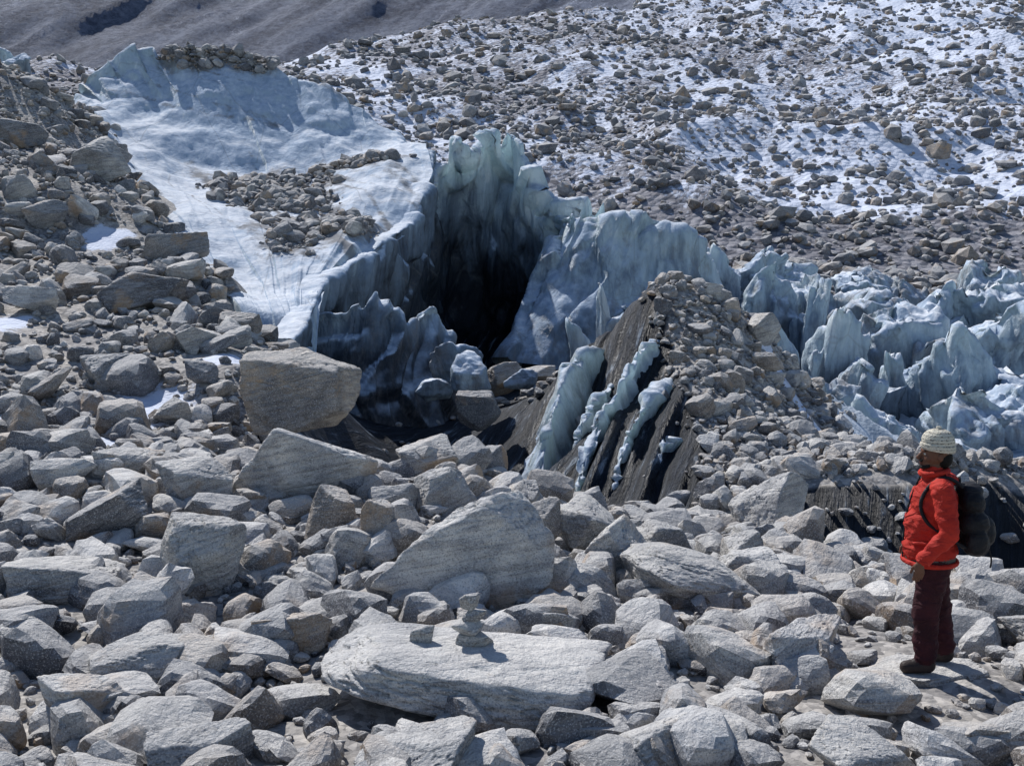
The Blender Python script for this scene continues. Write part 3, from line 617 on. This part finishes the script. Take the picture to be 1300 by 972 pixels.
hd=[('e',(.0,0,1.555),(.098,.078,.108),0),('e',(-.045,0,1.497),(.058,.052,.062),0),('c',(.0,0,1.36),(-.005,0,1.47),.058,.055,0),
('c',(-.098,0,1.548),(-.121,0,1.515),.011,.015,0),('c',(-.088,-.03,1.567),(-.088,.03,1.567),.014,.014,0),('e',(-.095,0,1.452),(.018,.022,.016),2),
('c',(-.102,-.018,1.485),(-.102,.018,1.485),.010,.010,1),('c',(-.104,-.014,1.476),(-.104,.014,1.476),.008,.008,1),
('c',(-.104,-.028,1.496),(-.104,.028,1.496),.009,.009,2),('c',(-.06,-.05,1.46),(-.095,-.02,1.447),.012,.014,2),('c',(-.06,.05,1.46),(-.095,.02,1.447),.012,.014,2),
('e',(.012,-.08,1.53),(.018,.012,.032),0),('e',(.012,.08,1.53),(.018,.012,.032),0),('e',(-.06,-.045,1.515),(.025,.02,.025),0),('e',(-.06,.045,1.515),(.025,.02,.025),0),
('e',(.045,0,1.51),(.065,.074,.07),2)]
head=bpy.data.objects.new('head',None);SC.collection.objects.link(head);head.parent=hiker
LIP=cloth('lips',(.13,.05,.04),None,10,.1,.5)
figure('face',hd,.0045,2,[SKIN,LIP,HAIR],0,None,head)
for sy in (-1,1):
    bm=bmesh.new();sph(bm,(-.083,sy*.031,1.545),(.012,.013,.009),14);me=bpy.data.meshes.new('eye');bm.to_mesh(me);bm.free();me.materials.append(EYE)
    o=bpy.data.objects.new('eye',me);SC.collection.objects.link(o);o.parent=head
    bm=bmesh.new();sph(bm,(-.092,sy*.032,1.545),(.005,.006,.006),12);me=bpy.data.meshes.new('iris');bm.to_mesh(me);bm.free();me.materials.append(HAIR)
    o=bpy.data.objects.new('iris',me);SC.collection.objects.link(o);o.parent=head
    tube('eyebrow',[(-.094,sy*.016,1.568),(-.094,sy*.032,1.573),(-.082,sy*.048,1.566)],.004,HAIR,parent=head)
th=np.linspace(0,2*np.pi,49)[:-1]
prof=[(.108,.0),(.115,.02),(.115,.05),(.107,.058),(.108,.09),(.098,.125),(.076,.155),(.045,.172),(.02,.18),(.018,.195),(.0,.20)]
pr=np.array(prof);rr=np.interp(np.linspace(0,10,41),range(11),pr[:,0]);hz=np.interp(np.linspace(0,10,41),range(11),pr[:,1])
RRm,THm=np.meshgrid(rr,th,indexing='ij');HZ=np.repeat(hz[:,None],48,1)
rib=1+.018*np.cos(THm*24)*(RRm>.03)
Vh=np.stack([.008+RRm*rib*np.cos(THm)*1.02,RRm*rib*.9*np.sin(THm),1.565+HZ*.86+.045*(-np.cos(THm))*RRm*3*(1-HZ/.2)],-1).reshape(-1,3)
mk('knitted_hat',Vh,gridF(41,48,True),[KNIT],True,parent=head)
def hand(name,sy,wx,wy,wz):
    P=[('e',(wx-.012,wy,wz-.045),(.034,.017,.045),0),('c',(wx,wy,wz+.03),(wx-.006,wy,wz-.02),.026,.025,0)]
    for k,(dx,L) in enumerate(((-.036,.066),(-.018,.076),(0.0,.071),(.017,.055))):
        a=(wx+dx,wy,wz-.075);b=(wx+dx-.006,wy-sy*.004,wz-.075-L*.45);c=(wx+dx-.008,wy-sy*.018,wz-.075-L*.78);d=(wx+dx-.004,wy-sy*.034,wz-.075-L*.95)
        P+=[('c',(wx+dx*.6,wy,wz-.04),a,.010,.0095,0),('c',a,b,.0095,.0085,0),('c',b,c,.0085,.008,0),('c',c,d,.008,.007,0)]
    P+=[('c',(wx-.025,wy-sy*.004,wz-.018),(wx-.052,wy-sy*.014,wz-.05),.013,.011,0),('c',(wx-.052,wy-sy*.014,wz-.05),(wx-.060,wy-sy*.022,wz-.082),.010,.008,0)]
    figure(name,P,.0035,1,[SKIN],0)
hand('left_hand',-1,-.13,-.285,.845);hand('right_hand',1,-.105,.275,.845)
bag=[('c',(.235,-.09,1.22),(.235,.09,1.22),.085,.085,0),('c',(.25,-.10,1.08),(.25,.10,1.08),.10,.10,0),('c',(.265,-.10,.94),(.265,.10,.94),.095,.095,0),
('e',(.335,0,1.0),(.085,.10,.12),0),('e',(.26,-.17,.97),(.07,.055,.10),0),('e',(.26,.17,.97),(.07,.055,.10),0),('e',(.23,0,1.295),(.09,.13,.05),0)]
figure('rucksack',bag,.01,3,[BLK],.008)
for sy in (-1,1):
    tube('shoulder_strap',[(.16,sy*.10,1.33),(.09,sy*.115,1.395),(-.0,sy*.125,1.40),(-.085,sy*.125,1.32),(-.13,sy*.13,1.20),(-.08,sy*.175,1.08),(.06,sy*.175,.99),(.19,sy*.15,.92)],.013,BLK)
tube('grab_loop',[(.16,-.03,1.33),(.16,-.02,1.38),(.16,.02,1.38),(.16,.03,1.33)],.007,BLK)
tube('dangling_strap',[(.33,-.12,.93),(.38,-.13,.86),(.36,-.13,.78)],.006,BLK)
hz0=float(terr(np.array([HX]),np.array([HY]))[0])
V,F=rockshape(6,1234,60,8,.5,.02);V=V*np.array([.42,.36,1]);V[:,2]*=.10/np.abs(V[:,2]).max();V[:,2]=np.minimum(V[:,2],.055+.004*fbm(V[:,0]*9,V[:,1]*9,0,3,2))
so=mk('boulder',V,F,[ROCK],True,dict(tint=np.full(len(V),.7)),dict(rc=V+11));so.location=(HX,HY,hz0)
hiker.location=(HX,HY,hz0+.056);hiker.rotation_euler=(0,0,math.radians(-8))
# ------------------------------------------------------------------ light, sky, camera
ts=Vector((-.46,.66,0)).normalized();el=math.radians(46)
tosun=Vector((ts.x*math.cos(el),ts.y*math.cos(el),math.sin(el)))
sd=bpy.data.lights.new('sun','SUN');sd.energy=5.0;sd.angle=math.radians(.5);sd.color=(1,.97,.94)
so=bpy.data.objects.new('sun',sd);SC.collection.objects.link(so);so.rotation_euler=(-tosun).to_track_quat('-Z','Y').to_euler()
w=bpy.data.worlds.new('World');SC.world=w;w.use_nodes=True;nt=w.node_tree
sk=nt.nodes.new('ShaderNodeTexSky');sk.sky_type='NISHITA';sk.sun_disc=False;sk.sun_elevation=el;sk.sun_rotation=math.atan2(ts.x,ts.y);sk.altitude=3000;sk.dust_density=1.0
nt.links.new(sk.outputs[0],nt.nodes['Background'].inputs[0]);nt.nodes['Background'].inputs[1].default_value=.135
cd=bpy.data.cameras.new('camera');cd.lens=40;cd.sensor_width=36;cd.clip_start=.1;cd.clip_end=3000
co=bpy.data.objects.new('camera',cd);SC.collection.objects.link(co);co.location=(0,0,CZ);co.rotation_euler=(math.radians(90-7.3),0,0)
SC.camera=co
SC.view_settings.view_transform='Standard';SC.view_settings.look='None';SC.view_settings.exposure=0
